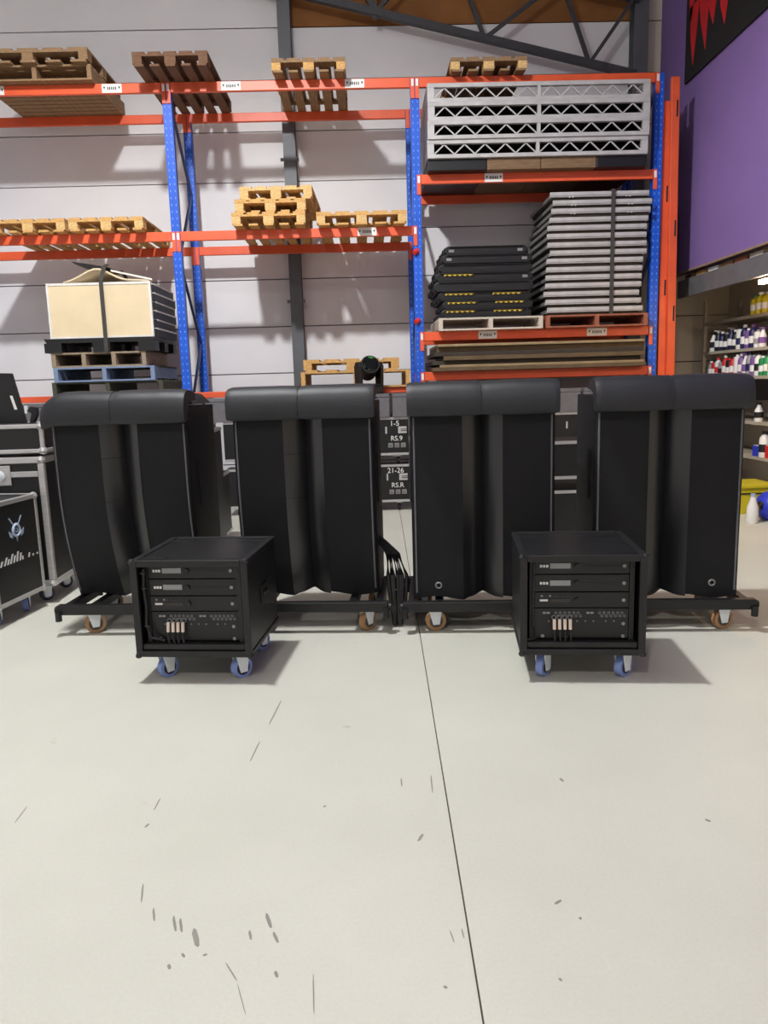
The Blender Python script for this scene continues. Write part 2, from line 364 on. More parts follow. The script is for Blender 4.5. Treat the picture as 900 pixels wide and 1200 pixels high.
# ================================================================== PALLETS
def eur_pallet(x, y, z, label, m=M_PINE, rz=0, wd=.8, dp=1.2, group=None, mb=None, name='euro_pallet'):
    """deck boards run front to back; x, y = middle of the front edge"""
    t = thing(name, label, 'pallet', (x, y, z), rz, group)
    m2 = mb or m
    nb = 5; bw = wd*.165
    for i in range(3):
        xc = -wd/2+wd*.07+i*(wd*.43); w2 = .1 if i != 1 else .12
        xc = (-wd/2+w2/2, 0, wd/2-w2/2)[i]
        for yc in (.0725, dp/2, dp-.0725):
            cbox('block', t, xc-w2/2+.001, xc+w2/2-.001, yc-.07, yc+.07, .022, .1, m2)
    for yc in (.0725, dp/2, dp-.0725):
        cbox('cross_board', t, -wd/2, wd/2, yc-.0725, yc+.0725, .1, .122, m)
    for i in range(nb):
        xc = -wd/2+bw/2+i*(wd-bw)/(nb-1)
        cbox('deck_board', t, xc-bw/2, xc+bw/2, 0, dp, .122, .144, m)
        cbox('bottom_board', t, xc-bw*.38, xc+bw*.38, 0, dp, 0, .022, m)
    return t
def stringer_pallet(x, y, z, label, m, wd=1.2, dp=1.0, ht=.144, n=3, rz=0, group=None, nb=7, edge=None, name='wooden_pallet', nbot=3):
    """deck boards run left to right over stringers that run front to back"""
    t = thing(name, label, 'pallet', (x, y, z), rz, group)
    e = edge or m; sw = .05
    for i in range(n):
        xc = -wd/2+sw/2+i*(wd-sw)/(n-1)
        cbox('stringer', t, xc-sw/2, xc+sw/2, 0, dp, .02, ht-.02, e)
    bw = .1
    for i in range(nb):
        yc = bw/2+i*(dp-bw)/(nb-1)
        cbox('deck_board', t, -wd/2, wd/2, yc-bw/2, yc+bw/2, ht-.02, ht, e if i == 0 else m)
    for yc in [bw/2+i*(dp-bw)/(nbot-1) for i in range(nbot)]:
        cbox('bottom_board', t, -wd/2, wd/2, yc-bw/2, yc+bw/2, 0, .02, e if yc < .1 else m)
    return t
zt = TOPS['top']; zm = TOPS['mid']; zlw = TOPS['low']
stringer_pallet(-3.52, 9.17, zt, 'weathered solid-bottomed pallet under another pallet on the top left beam', M_OLDW, 1.25, 1.2, .16, 3, 0, None, 9, nbot=10)
eur_pallet(-3.55, 9.10, zt+.16, 'weathered brown pallet, upper one of two on the top beam', M_OLDW, .0, 1.3, 1.15)
eur_pallet(-1.955, 8.85, zt, 'dark worn pallet jutting out over a blue upright on the top beam', M_DARKW, 0, .8, 1.5)
eur_pallet(-.50, 9.08, zt, 'single pine pallet on the top beam in front of the steel column', M_OLDW, 0, .81, 1.3, mb=M_PINE)
eur_pallet(1.50, 9.15, zt, 'single pine pallet above the stacked aluminium stage frames', M_OLDW, 0, .85, 1.2, mb=M_PINE2)
eur_pallet(-3.745, 9.13, zm, 'pine pallet on the middle beam beside another, farther from the blue upright', M_PINE, 0, .84, 1.25, mb=M_PINE2)
eur_pallet(-2.865, 9.13, zm, 'pine pallet on the middle beam above the strapped cream boards', M_PINE, 0, .84, 1.25, mb=M_PINE2)
eur_pallet(-1.02, 9.06, zm, 'bottom pine pallet of the stack of three on the middle beam', M_PINE, 0, .83, 1.25, mb=M_PINE2)
eur_pallet(-.995, 9.08, zm+.144, 'middle pine pallet of the stack of three', M_PINE, 0, .80, 1.22, mb=M_PINE2)
eur_pallet(-.93, 9.12, zm+.288, 'top pine pallet of the stack of three', M_PINE2, -.03, .82, 1.2)
eur_pallet(.03, 9.13, zm, 'pale pine pallet beside the stack of three on the middle beam', M_PINE, 0, 1.03, 1.25, mb=M_PINE2)
stringer_pallet(-.10, 9.25, zlw, 'pine pallet with open sides, lower one behind the moving head light', M_PINE, 1.30, 1.1, .2, 3, 0)
eur_pallet(-.145, 9.25, zlw+.2, 'pine pallet lying on another behind the moving head light', M_PINE, 0, 1.14, 1.0)

# left strapped stack on the low beam
stringer_pallet(-3.03, 9.22, zlw, 'dark mossy wooden pallet at the bottom of the strapped stack', M_GREENW, 1.3, 1.1, .16, 3)
stringer_pallet(-3.05, 9.2, zlw+.16, 'pallet with pale blue painted edge under the strapped stack', M_GREENW, 1.18, 1.1, .17, 3, edge=M_BLUEW)
stringer_pallet(-3.10, 9.2, zlw+.33, 'grey-brown wooden pallet with four stringers in the strapped stack', M_GREYW, 1.10, 1.0, .17, 4)
zb = zlw+.50
t = thing('plastic_pallet', 'black plastic pallet under the strapped cream boards', 'pallet', (-3.05, 9.18, zb))
obj('deck', MB().prism([(-.66,0,.16),(.62,0,.16),(.60,0,.11),(-.63,0,.11)], (0, 1.0, 0)), M_BLACKP, t)
for xc in (-.56, 0, .53):
    for yc in (.08, .5, .92): cbox('foot', t, xc-.1, xc+.1, yc-.08, yc+.08, 0, .11, M_BLACKP)
zb += .16
for i in range(6):
    t = thing('display_tray', 'black white-rimmed tray behind the cream board, %s' % ('bottom one', 'second from the bottom', 'third from the bottom', 'third from the top', 'second from the top', 'top one')[i], 'tray', (-3.0, 9.25, zb+i*.1), random.uniform(-.02, .02), 'trays in the strapped stack')
    obj('tray_body', MB().box(-.58, .60, 0, .9, 0, .094), M_BLACKP, t)
    obj('rim', MB().box(.60, .606, 0, .9, .083, .100).box(-.58, .60, .0, .9, .094, .100), M_RIM, t)
t = thing('cream_board', 'large cream board with white edging on the front of the strapped stack', 'board', (-3.03, 9.2, zb))
obj('panel', MB().box(-.58, .57, .008, .03, .02, .60), M_CREAM, t)
fr = MB().box(-.605, .595, 0, .036, 0, .022).box(-.605, .595, 0, .036, .598, .625).box(-.605, -.58, 0, .036, .022, .598).box(.57, .595, 0, .036, .022, .598)
obj('edging', fr, M_RIM, t)
sh = MB(); nx, ny = 16, 4
vs = []; 
for j in range(ny+1):
    for i in range(nx+1):
        u = i/nx; x = -.46+u*.98; yy = .02+j/ny*.8
        zz = .02+.16*math.exp(-((u-.42)/.22)**2)*(1-.3*j/ny)+.015*math.sin(9*u+j)
        vs.append((x, yy, zz))
fs = [(j*(nx+1)+i, j*(nx+1)+i+1, (j+1)*(nx+1)+i+1, (j+1)*(nx+1)+i) for j in range(ny) for i in range(nx)]
sh._add(vs, fs)
s_ = obj('bent_sheet', sh, M_CREAM, None, smooth=True, loc=(-3.0, 9.26, zb+.605), label='buckled cream sheet with white edge on top of the strapped trays', cat='sheet')
sd = s_.modifiers.new('thick', 'SOLIDIFY'); sd.thickness = .02
t2 = MB(); t2.prism([(-.34,.0,.10),(-.1,.0,.06),(.1,.0,.02),(-.05,.0,.0),(-.30,0,.07)], (0,.5,0))
obj('folded_sheet', t2, M_BLACKP, None, loc=(-3.05, 9.4, zb+.796), label='black folded sheet lying over the buckled cream sheet', cat='sheet')
obj('white_batten', MB().box(-.2, .28, 0, .03, 0, .02), M_RIM, None, loc=(-2.72, 9.32, zb+.716), rot=(0, .233, 0), label='thin white batten on top of the strapped stack', cat='batten')
st = MB()
path = [(0, -.006, -.17), (0, -.006, .635), (.01, .05, .735), (.02, .10, .812), (.02, .22, .852), (.02, .74, .852), (.02, .915, .80), (.02, .99, .60), (.02, .995, .0)]
for a, b_ in zip(path[:-1], path[1:]): st.bar(a, b_, .045, .006, (0, -1, .2))
obj('load_strap', st, M_STRAP, None, loc=(-2.99, 9.176, zb), label='dark ratchet strap tied over the cream board stack', cat='strap')

# ------------------------------------------------------------------ right bay, upper level: lattice stage frames
def bearer(x0, x1, m, label, y0=9.16):
    obj('bearer', MB().box(-(x1-x0)/2, (x1-x0)/2, 0, 1.2, 0, .125), m, None, bevel=.008, loc=((x0+x1)/2, y0, TOPS['r1']), label=label, cat='bearer')
bearer(.80, 1.47, M_BLACKP, 'black bearer block under the stage frames beside the middle upright')
bearer(1.475, 2.085, M_BRNBOX, 'brown bearer box under the stage frames next to the black block')
bearer(2.09, 2.72, M_BRNBOX, 'brown bearer box under the stage frames beside the right-hand black block')
bearer(2.725, 3.30, M_BLACKP, 'black bearer block under the stage frames beside the orange upright beams')
zf = TOPS['r1']+.125
FH = .196; FW = 2.50
names = ['bottom', 'second from bottom', 'third from bottom', 'top']
for k in range(4):
    t = thing('stage_platform', 'aluminium lattice stage frame, %s of the stack of four' % names[k], 'stage frame', (2.045+(.0, .005, .012, .01)[k], 9.10+(.02, 0, .01, .015)[k], zf+k*FH), 0, 'stacked stage frames')
    for yy in (0, 1.0):
        obj('bottom_rail', MB().box(-FW/2, FW/2, yy, yy+.05, 0, .042), M_ALUW, t, bevel=.004)
        obj('top_rail', MB().box(-FW/2, FW/2, yy, yy+.05, FH-.045, FH), M_ALUW, t, bevel=.004)
        for xx in (-FW/2, -.018, FW/2-.075):
            wdt = .036 if abs(xx) < .1 else .075
            cbox('post', t, xx, xx+wdt, yy+.002, yy+.048, .042, FH-.045, M_ALUW)
        for s in (-1, 1):
            n = 10; xa = -FW/2+.075 if s < 0 else .018; xb = -.018 if s < 0 else FW/2-.075
            for i in range(n):
                u0 = xa+(xb-xa)*i/n; u1 = xa+(xb-xa)*(i+1)/n
                za, zb2 = (.045, FH-.048) if i % 2 == 0 else (FH-.048, .045)
                obj('lattice_bar', MB().bar((u0, yy+.025, za), (u1, yy+.025, zb2), .014, .014), M_ALUW, t)
    for xx in (-FW/2, FW/2-.05): obj('end_rail', MB().box(xx, xx+.05, .05, 1.0, 0, FH), M_ALUD, t)
    if k < 3: obj('deck_board', MB().box(-FW/2+.05, FW/2-.05, .052, .998, FH-.05, FH-.02), M_BLACKP, t)

# ------------------------------------------------------------------ right bay, middle level
z2 = TOPS['r2']
stringer_pallet(1.51, 9.17, z2, 'whitened wooden pallet under the black cable ramps', M_LIGHTW, 1.23, 1.1, .144, 3)
stringer_pallet(2.765, 9.17, z2, 'reddish wooden pallet under the silver stage decks', M_REDW, 1.21, 1.1, .144, 3)
zc = z2+.144
CR = [(.10, 0, 1), (.10, .02, 1), (.10, -.01, 1), (.115, -.03, 0), (.10, -.02, 2), (.10, 0, 0), (.10, .01, 0), (.095, .0, 0)]
od = ['bottom', 'second', 'third', 'fourth', 'fifth', 'sixth', 'seventh', 'top']
for k, (hh, dx, yel) in enumerate(CR):
    wd = (1.06, 1.06, 1.10, 1.16, 1.14, 1.10, 1.06, .98)[k]
    t = thing('cable_ramp', 'black cable ramp%s, %s on the whitened pallet' % (' with yellow lids' if yel else '', od[k] if k in (0, 7) else od[k]+' from the bottom'), 'cable ramp', (1.46+dx, 9.2+.015*(k % 3), zc), random.uniform(-.02, .02), 'stacked cable ramps')
    a = wd/2
    # body with bevelled sides and rounded ears
    obj('ramp_body', MB().prism([(-a+.03,0,0),(a-.03,0,0),(a-.03,0,.018),(a,0,.026),(a,0,hh*.72),(a-.045,0,hh),(-a+.045,0,hh),(-a,0,hh*.72),(-a,0,.026),(-a+.03,0,.018)], (0, .9, 0)), M_BLACKP, t, bevel=.006)
    for s in (-1, 1):
        for q in range(3):
            xx = s*(a-.06-.0*q)
            obj('interlock_lug', MB().cyl((s*(a-.02), .06+.35*q, .01), (s*(a-.02), .06+.35*q, hh*.6), .035, 8), M_BLACKP, t)
    obj('handle_slot', MB().box(-.12, .12, -.004, .02, hh*.35, hh*.62), M_INK_SHADE, t)
    obj('front_lip', MB().box(-a+.06, a-.06, -.022, .0, hh*.84, hh*.94), M_CASE, t, bevel=.004)
    for s in (-1, 1):
        if yel and not (yel == 2 and s > 0):
            xx = s*.28-.02
            lid = obj('yellow_lid', MB().box(xx-.17, xx+.17, -.012, .10, hh*.60, hh*.82), M_YEL, t, bevel=.004)
            obj('lid_ribs', MB()._add(*(lambda q: (q.v, q.f))([m_ for m_ in [MB()] if [m_.box(xx-.15+.06*i, xx-.12+.06*i, -.014, -.012, hh*.61, hh*.75) for i in range(6)]][0])), M_INK_SHADE, lid)
        elif k in (4, 6, 7):
            obj('corner_tab', MB().box(s*(a-.09)-.03, s*(a-.09)+.03, -.006, .02, hh*.3, hh*.6), M_ALUD, t)
    zc += hh
zd = z2+.144
ND = 15; DH = (3.625-zd)/ND
for k in range(ND):
    dx = (.0, -.02, -.03, -.02, 0, -.005, -.005, .03, .02, .02, .025, .04, .07, .08, .055)[k]
    wd = 1.13 if k < 8 else (1.16 if k < 11 else 1.15)
    od2 = 'bottom' if k == 0 else ('top' if k == ND-1 else '%s from the bottom' % ['second','third','fourth','fifth','sixth','seventh','eighth','ninth','tenth','eleventh','twelfth','thirteenth','fourteenth'][k-1])
    t = thing('stage_deck', 'silver-edged stage deck, %s of the stack on the reddish pallet' % od2, 'stage deck', (2.735+dx, 9.18+.012*(k % 3), zd+k*DH), 0, 'stacked stage decks')
    a = wd/2
    jit = random.uniform(-.012, .012)
    obj('front_rail', MB().box(-a+jit, a+jit, 0, .03, .030, DH-.006), M_ALUW, t, bevel=.004)
    obj('rail_groove', MB().box(-a+jit+.002, a+jit-.002, -.0015, .0, .040, .048), M_ALUD, t)
    for xx in (-a, a-.03): obj('side_rail', MB().box(xx, xx+.03, .03, 1.1, .024, DH-.03), M_ALUD, t)
    obj('deck_board', MB().box(-a+.034, a-.034, .03, 1.12, 0, DH), M_BOARD3, t)
    if k >= 12:
        for xx in (-.34, .32):
            for e in (-.02, .02): obj('bolt', MB().cyl((xx+e, -.01, .03), (xx+e, .0, .03), .012, 8), M_ALUW, t)
st = MB().bar((0,0,-.0), (0,0,1.389), .045, .006, (0,-1,0)).bar((0,.0,1.389), (0,1.15,1.389), .045, .006)
obj('load_strap', st, M_STRAP, None, loc=(2.93, 9.1735, zd), label='dark ratchet strap round the stack of silver stage decks', cat='strap')
# lower level: boards
z3 = TOPS['r3']
bd = [(.045, M_BOARD, 2.55, 0), (.03, M_BOARD2, 2.45, .04), (.05, M_BOARD3, 2.5, -.02), (.05, M_BOARD, 2.4, .06), (.05, M_BOARD3, 2.5, 0), (.06, M_BOARD, 2.48, .03), (.03, M_BOARD2, 2.46, .02)]
for k, (hh, m, wd, dx) in enumerate(bd):
    obj('board', MB().box(-wd/2, wd/2, 0, 1.1, 0, hh), m, None, bevel=.005, loc=(2.09+dx, 9.18+.03*(k % 3), z3), rot=(0, 0, random.uniform(-.006, .006)),
        label='%s long board, %s in the flat stack below the cable ramps' % ('pale' if m is M_BOARD2 else ('dark' if m is M_BOARD3 else 'brown'), ('lowest', 'second from the bottom', 'third from the bottom', 'middle one', 'third from the top', 'second from the top', 'topmost')[k]), cat='board', group='flat stack of boards')
    z3 += hh
# orange spare beams standing upright beside the rack
for k, (xb, xt, y, zt2) in enumerate([(3.635, 3.585, 9.372, 4.62), (3.735, 3.66, 9.32, 4.86)]):
    b_ = thing('spare_beam', ('shorter', 'taller')[k]+' orange spare beam standing on end by the purple wall', 'beam', (0, 0, 0), 0, 'spare beams on end')
    obj('beam_tube', MB().bar((xb, y, 0.0), (xt, y, zt2), .095, .05, (0, 1, 0)), M_ORANGE, b_, bevel=.006)
    for f in (.2, .46, .66, .93) if k else (.27, .55, .78):
        xx = xb+(xt-xb)*f; obj('slot', MB().box(xx+.012, xx+.03, y-.028, y-.025, zt2*f-.09, zt2*f+.09), M_INK_SHADE, b_)  # dark box standing in for the shade inside a hole
# ================================================================== UNDER THE RACK
for k, (x0, x1, lb) in enumerate([(-4.0, -1.885, 'long grey carpeted box behind the flight cases at the end of the row'), (-1.85, .285, 'long grey carpeted box under the moving head light'),
                                  (.32, 2.525, 'long grey carpeted box behind the two middle covered speakers'), (2.56, 3.9, 'grey carpeted box by the shelves with bottles')]):
    t = thing('carpeted_box', lb, 'box', ((x0+x1)/2, 8.96, 1.115), 0, 'grey boxes under the rack')
    a = (x1-x0)/2
    obj('box_body', MB().box(-a, a, 0, .29, 0, .23), M_GREYB, t, bevel=.006)
    obj('lid', MB().box(-a, a, -.003, .293, .233, .275), M_GREYB, t, bevel=.006)
RX90 = (math.pi/2, 0, 0)
def trunk(x0, x1, y0, y1, z0, ht, label, marks=None, castor=.11):
    t = thing('flight_case', label, 'flight case', ((x0+x1)/2, y0, z0), 0, 'black flight cases')
    a = (x1-x0)/2; d = y1-y0
    obj('case_body', MB().box(-a+.006, a-.006, .006, d-.006, castor, castor+ht), M_CASE, t)
    e = .028
    for zz in (castor, castor+ht-e):
        obj('edge_profile', MB().box(-a, a, 0, e, zz, zz+e), M_ALU, t)
        for s in (-1, 1): obj('edge_profile', MB().box(s*a-(e if s > 0 else 0), s*a+(0 if s > 0 else e), e, d, zz, zz+e), M_ALU, t)
    for s in (-1, 1):
        obj('corner_profile', MB().box(s*a-(e if s > 0 else 0), s*a+(0 if s > 0 else e), 0, e, castor+e, castor+ht-e), M_CASE, t)
        for yy in (.09, d-.09):
            c = obj('castor', MB().box(s*(a-.12)-.03, s*(a-.12)+.03, yy-.03, yy+.03, castor-.02, castor), M_FORK, t)
            obj('wheel', MB().cyl((s*(a-.12)-.015, yy, .045), (s*(a-.12)+.015, yy, .045), .045, 12), M_BLACKP, c)
    if marks:
        mx, l1, l2 = marks
        text('stencil', l1, .085, M_WHITE, t, (mx-.02, -.001, castor+ht-.075), RX90)
        text('stencil', l2, .08, M_WHITE, t, (mx, -.001, castor+ht-.25), RX90)
        pl = obj('recessed_latch', MB().box(mx+.02, mx+.12, -.004, .002, castor+ht-.19, castor+ht-.11), M_ALUW, t, bevel=.01)
        obj('latch_wing', MB().box(mx+.05, mx+.12, -.006, -.004, castor+ht-.165, castor+ht-.155).box(mx+.05, mx+.12, -.006, -.004, castor+ht-.145, castor+ht-.137), M_STRAP, pl)
        obj('hinge_strip', MB().box(mx-.13, mx-.11, -.004, .002, castor+ht-.19, castor+ht-.11), M_ALUW, t)
        for i in range(3):
            s3 = obj('stencil_mark', MB().box(mx-.10+.075*i, mx-.045+.075*i, -.003, .002, castor+ht-.355, castor+ht-.30), M_ALUD, t)
            obj('stencil_gap', MB().box(mx-.085+.075*i, mx-.06+.075*i, -.004, -.003, castor+ht-.338, castor+ht-.33), M_INK_SHADE, s3)
    return t
trunk(-.42, .50, 9.0, 9.27, 0, .45, 'black wheeled flight case marked 21-26 standing on the floor under the rack', (.32, '21-26', 'RS.R'))
trunk(-.42, .50, 8.99, 9.26, .56, .445, 'black wheeled flight case marked 1-5 on top of another case', (.32, '1-5', 'RS.9'), .11)
trunk(-1.66, -.5, 8.98, 9.26, 0, .47, 'plain black flight case on the floor beneath the grey box and steel column', None, .09)
trunk(-1.66, -.5, 8.98, 9.26, .56, .465, 'plain black flight case stacked on another behind the second covered speaker', None, .09)
trunk(-2.55, -1.79, 8.98, 9.26, 0, .47, 'black flight case on the floor by the blue upright', None, .09)
trunk(-2.55, -1.79, 8.98, 9.26, .56, .465, 'black flight case on top of another by the blue upright', None, .09)
trunk(-3.9, -2.6, 8.98, 9.26, 0, 1.025, 'tall black flight case behind the end covered speaker', None, .09)
trunk(.85, 1.75, 8.98, 9.26, 0, 1.025, 'tall black flight case behind the third covered speaker', None, .09)
trunk(2.62, 3.42, 8.98, 9.26, 0, 1.025, 'tall black flight case below the grey box by the shelves', None, .09)
trunk(1.80, 2.5, 8.98, 9.26, 0, .47, 'black flight case with silver edges on the floor between the right-hand covers', None, .09)
trunk(1.80, 2.5, 8.98, 9.26, .56, .465, 'black flight case with latch plate seen between the right-hand covers', (.34, '', ''), .09)
trunk(-2.0, -1.235, 6.1, 6.6, 0, 1.08, 'tall black flight case between the two curved covers', None, .1)
trunk(-1.9, -1.37, 7.1, 7.6, 0, .60, 'low black flight case behind the tall one between the curved covers', None, .1)
trunk(1.50, 2.30, 6.7, 7.2, 0, .42, 'black flight case on the floor behind the straight covers', None, .1)
trunk(1.50, 2.30, 6.7, 7.2, .52, .34, 'shallow black flight case stacked behind the straight covers', None, .1)
t = thing('cable_bundle', 'black cable bundle hanging between the dollies of the two middle covers', 'cables', (.165, 4.62, 0))
for q in range(7):
    xx = -.054+.0185*q+.004*math.sin(q*2.3)
    obj('cable', MB().tube([(-.105, .17+xx*.3, .54), (-.07+xx*.3, .13, .50), (xx*.6-.02, .08, .44), (xx*1.0, .02, .32), (xx*.9, 0, .22), (xx*.7, -.02, .12), (xx*.4+.01*math.sin(q*5), -.02+.01*math.cos(q*3), .012)], .012, 6), M_BLK, t, smooth=True)
obj('cable_tie', MB().tube([(-.03, 0, .23), (0, -.016, .235), (.03, 0, .23)], .008, 6), M_STRAP, t)
# moving head light on the grey box
t = thing('moving_head_light', 'black moving head stage light with green-tinted lens on the grey box', 'stage light', (.06, 9.06, 1.39), .5)
obj('base', MB().box(-.13, .13, -.11, .11, 0, .09), M_BLACKP, t, bevel=.015)
for s in (-1, 1): obj('yoke_arm', MB().prism([(s*.16,-.06,.09),(s*.16,.06,.09),(s*.16,.075,.32),(s*.16,.03,.37),(s*.16,-.03,.37),(s*.16,-.075,.32)], (-s*.045,0,0)), M_BLACKP, t, bevel=.008)
obj('yoke_bridge', MB().box(-.16, .16, -.055, .055, .085, .12), M_BLACKP, t, bevel=.01)
hd = Vector((-.25, -.8, .35)).normalized(); c0 = Vector((0, 0, .30))
obj('lamp_head', MB().cyl(c0-hd*.13, c0+hd*.10, .105, 20, .11), M_BLACKP, t, smooth=True)
ln = obj('lens', MB().cyl(c0+hd*.10, c0+hd*.125, .095, 20, .07), M_LENS, t, smooth=True)
obj('lens_ring', MB().ring(c0+hd*.10, hd, .10, .012), M_BLACKP, ln, smooth=True)
obj('head_cap', MB().cyl(c0+Vector((-.0,-.03,.085)), c0+Vector((0,-.02,.115)), .07, 16, .05), M_GREEN, t, smooth=True)

# ================================================================== COVERED SPEAKERS
def smoothstep(t): t = max(0, min(1, t)); return t*t*(3-2*t)
CW = .425; CD = .56; CPW = .402; WL = .118
def cover_path():
    """cross-section (x, y, front weight) counter-clockwise from the back left"""
    P = []
    R = .03
    for i in range(6): P.append((-CW, CD-(CD-R)*i/6, 1-(CD-(CD-R)*i/6)/CD))
    for i in range(6):
        a = math.pi/2*i/6; P.append((-CW+R-R*math.cos(a), R-R*math.sin(a), 1))
    w_ = WL
    P += [(-CW+R+(CW-R-w_)*i/10, 0, 1) for i in range(11)]
    P += [(0, .12, 1)]
    P += [(w_+(CW-R-w_)*i/10, 0, 1) for i in range(11)]
    for i in range(1, 7):
        a = math.pi/2*(1-i/6); P.append((CW-R+R*math.cos(a), R-R*math.sin(a), 1))
    for i in range(1, 7): P.append((CW, R+(CD-R)*i/6, 1-(R+(CD-R)*i/6)/CD))
    return P
CP = cover_path()
def facing_profile():
    """the two smooth strips sewn into the middle fold"""
    h = []
    for i in range(13):
        q = i/12; h.append((-WL*(1-q), .012*math.sin(math.pi*q)*-.5+.072*q+.02*q**4-.003))
    return h+[(-x, y) for x, y in reversed(h[:-1])]
FP = facing_profile()
def back_off(z, curved):
    if not curved: return .0
    q = max(0, (1.0-z)/.8); return curved*q**2.1
def cover_mesh(curved, zb, seed):
    rows = 36; n = len(CP); vs = []; fs = []
    for j in range(rows+1):
        z = zb+(1.40-zb)*j/rows
        for (x, y, wt) in CP:
            off = back_off(z, curved)*wt
            nn = noise.noise(Vector((x*5+seed, y*5, z*3)))*.004+noise.noise(Vector((x*14, seed, z*9)))*.002
            zz = z
            if j == 0: zz = zb+.012*math.sin(x*16)+.02*math.exp(-(x/.05)**2)
            vs.append((x+(nn if y > .05 else 0), y+off+(nn if y <= .3 else 0), zz))
    for j in range(rows):
        for i in range(n-1): fs.append((j*n+i, j*n+i+1, (j+1)*n+i+1, (j+1)*n+i))
        fs.append((j*n+n-1, j*n, (j+1)*n, (j+1)*n+n-1))
    fs.append(tuple(range(rows*n, (rows+1)*n)))
    m = MB(); m._add(vs, fs); return m
def facing_mesh(curved, zb):
    rows = 36; n = len(FP); vs = []; fs = []
    for j in range(rows+1):
        z = zb+(1.36-zb)*j/rows
        for (x, y) in FP:
            zz = z if j else zb+.02*math.exp(-(x/.05)**2)
            vs.append((x, y+back_off(z, curved), zz))
    for j in range(rows):
        for i in range(n-1): fs.append((j*n+i, j*n+i+1, (j+1)*n+i+1, (j+1)*n+i))
    m = MB(); m._add(vs, fs); return m
def flap_mesh(wd, seed, droop=0):
    """padded flap rolled over the top edge, with a stitched seam in the middle"""
    prof = [(.16,.160),(.10,.180),(.04,.187),(-.015,.180),(-.052,.160),(-.074,.128),(-.084,.088),(-.086,.045),(-.082,.008),(-.074,-.006),(-.05,-.008),(-.014,.0),(-.008,.05),(.02,.10),(.1,.12),(.16,.12)]
    nx = 44; vs = []; fs = []; n = len(prof)
    for i in range(nx+1):
        u = -1+2*i/nx; x = u*wd/2
        seam = 1-.10*math.exp(-((u+.02)/.018)**2)
        end = 1-.05*max(0, (abs(u)-.965)/.035)**2
        puff = 1+.03*math.sin(abs(u)*math.pi)+.02*noise.noise(Vector((u*3, seed, 0)))
        dz = droop*max(0, (-u-.72)/.28)**2
        for (y, z) in prof:
            s = seam*end*puff; cyc, czc = .0, .07
            yy = cyc+(y-cyc)*(s if y < .05 else 1); zz = czc+(z-czc)*s
            vs.append((x*(1 if abs(u) < .93 else 1), yy, zz-dz*(.5+z*4)))
    for i in range(nx):
        for j in range(n): fs.append((i*n+j, i*n+(j+1) % n, (i+1)*n+(j+1) % n, (i+1)*n+j))
    fs += [tuple(range(n)), tuple(range(nx*n, (nx+1)*n))[::-1]]
    m = MB(); m._add(vs, fs); return m
ROWANG = -.09
COV = [(-1.492, 4.66, .17, .205, 'black padded speaker cover with curved lower front next to the silver-edged flight cases', .05),
       (-.378, 4.58, .12, .205, 'black padded speaker cover with curved lower front below the moving head light', 0),
       (.682, 4.47, 0, .205, 'straight-fronted black speaker cover with low eyelet, below the black cable ramps', 0),
       (1.752, 4.37, 0, .205, 'straight-fronted black speaker cover with eyelet, beside the shelves of bottles', 0)]
for k, (x, y, cv, zb, lb, dr) in enumerate(COV):
    t = thing('covered_speaker_stack', lb, 'speaker cover', (x, y, 0), ROWANG, 'covered speaker stacks')
    obj('cover', cover_mesh(cv, zb, k*3.7), M_FAB, t, smooth=True)
    fc = obj('fold_facing', facing_mesh(cv, zb), M_FABG, t, smooth=True)
    if k < 2:
        for zz in (1.10, .83): obj('stitch_seam', MB().tube([(x_, y_+back_off(zz, cv)-.001, zz) for x_, y_ in FP[:15]], .002, 5), M_INK_SHADE, fc)
    f = obj('top_flap', flap_mesh(.875, k, dr), M_FLAP, t, smooth=True, loc=(0, 0, 1.318))
    sm = MB(); sm.tube([(-.01, yy-.001, zz) for yy, zz in [(.10,.18),(.04,.186),(-.015,.178),(-.051,.158),(-.072,.127),(-.081,.088),(-.083,.045),(-.08,.01)]], .003, 6)
    obj('seam', sm, M_INK_SHADE, f)
    for s in (-1, 1):
        pts = []
        for j in range(25):
            z = .24+(1.30-.24)*j/24; pts.append((s*CPW, back_off(z, cv)+.0, z))
        obj('piping', MB().tube(pts, .0055, 6), M_PIPE, t, smooth=True)
        if k in (0, 1): pass
        obj('zip', MB().tube([(s*(CW+.004), .16+back_off(z, cv)*.72, z) for z in (1.08, .98, .88, .78)], .006, 6), M_INK_SHADE, t)
    # glossy facing sewn along the two inner lobes
    obj('rear_flap', MB().prism([(-.30,.16,1.40),(-.1,.16,1.485),(.22,.16,1.495),(.36,.16,1.47),(.42,.16,1.41)], (0,.38,0)), M_FAB, t, smooth=True)
    if k >= 2:
        sx = -.27 if k == 2 else .27
        obj('eyelet', MB().ring((sx, -.004, .285), (0, 1, 0), .017, .005), M_ALUD, t, smooth=True)
# ------------------------------------------------------------------ dollies
def castor(t, x, y, r, wheel_m, hub_m, top, ang=0, wd=.035):
    """castor part under a thing: top plate and fork, wheel, hub"""
    d = Vector((math.cos(ang), math.sin(ang), 0)); n = Vector((-d.y, d.x, 0)); c = Vector((x, y, r))
    fk = MB().cyl((x, y, top-.006), (x, y, top), .035, 10)
    for s in (-1, 1):
        o = n*s*(wd/2+.006)
        fk.prism([c+o-d*.02-Vector((0,0,.022)), c+o+d*.02-Vector((0,0,.022)), Vector((x,y,top-.006))+o+d*.035, Vector((x,y,top-.006))+o-d*.045], n*s*.004)
    f = obj('castor', fk, M_FORK, t)
    wv = obj('wheel', MB().cyl(c-n*wd/2, c+n*wd/2, r, 22), wheel_m, f, smooth=True)
    for s in (-1, 1):
        obj('hub', MB().cyl(c+n*s*wd/2, c+n*s*(wd/2+.003), r*.68, 16), hub_m, f)
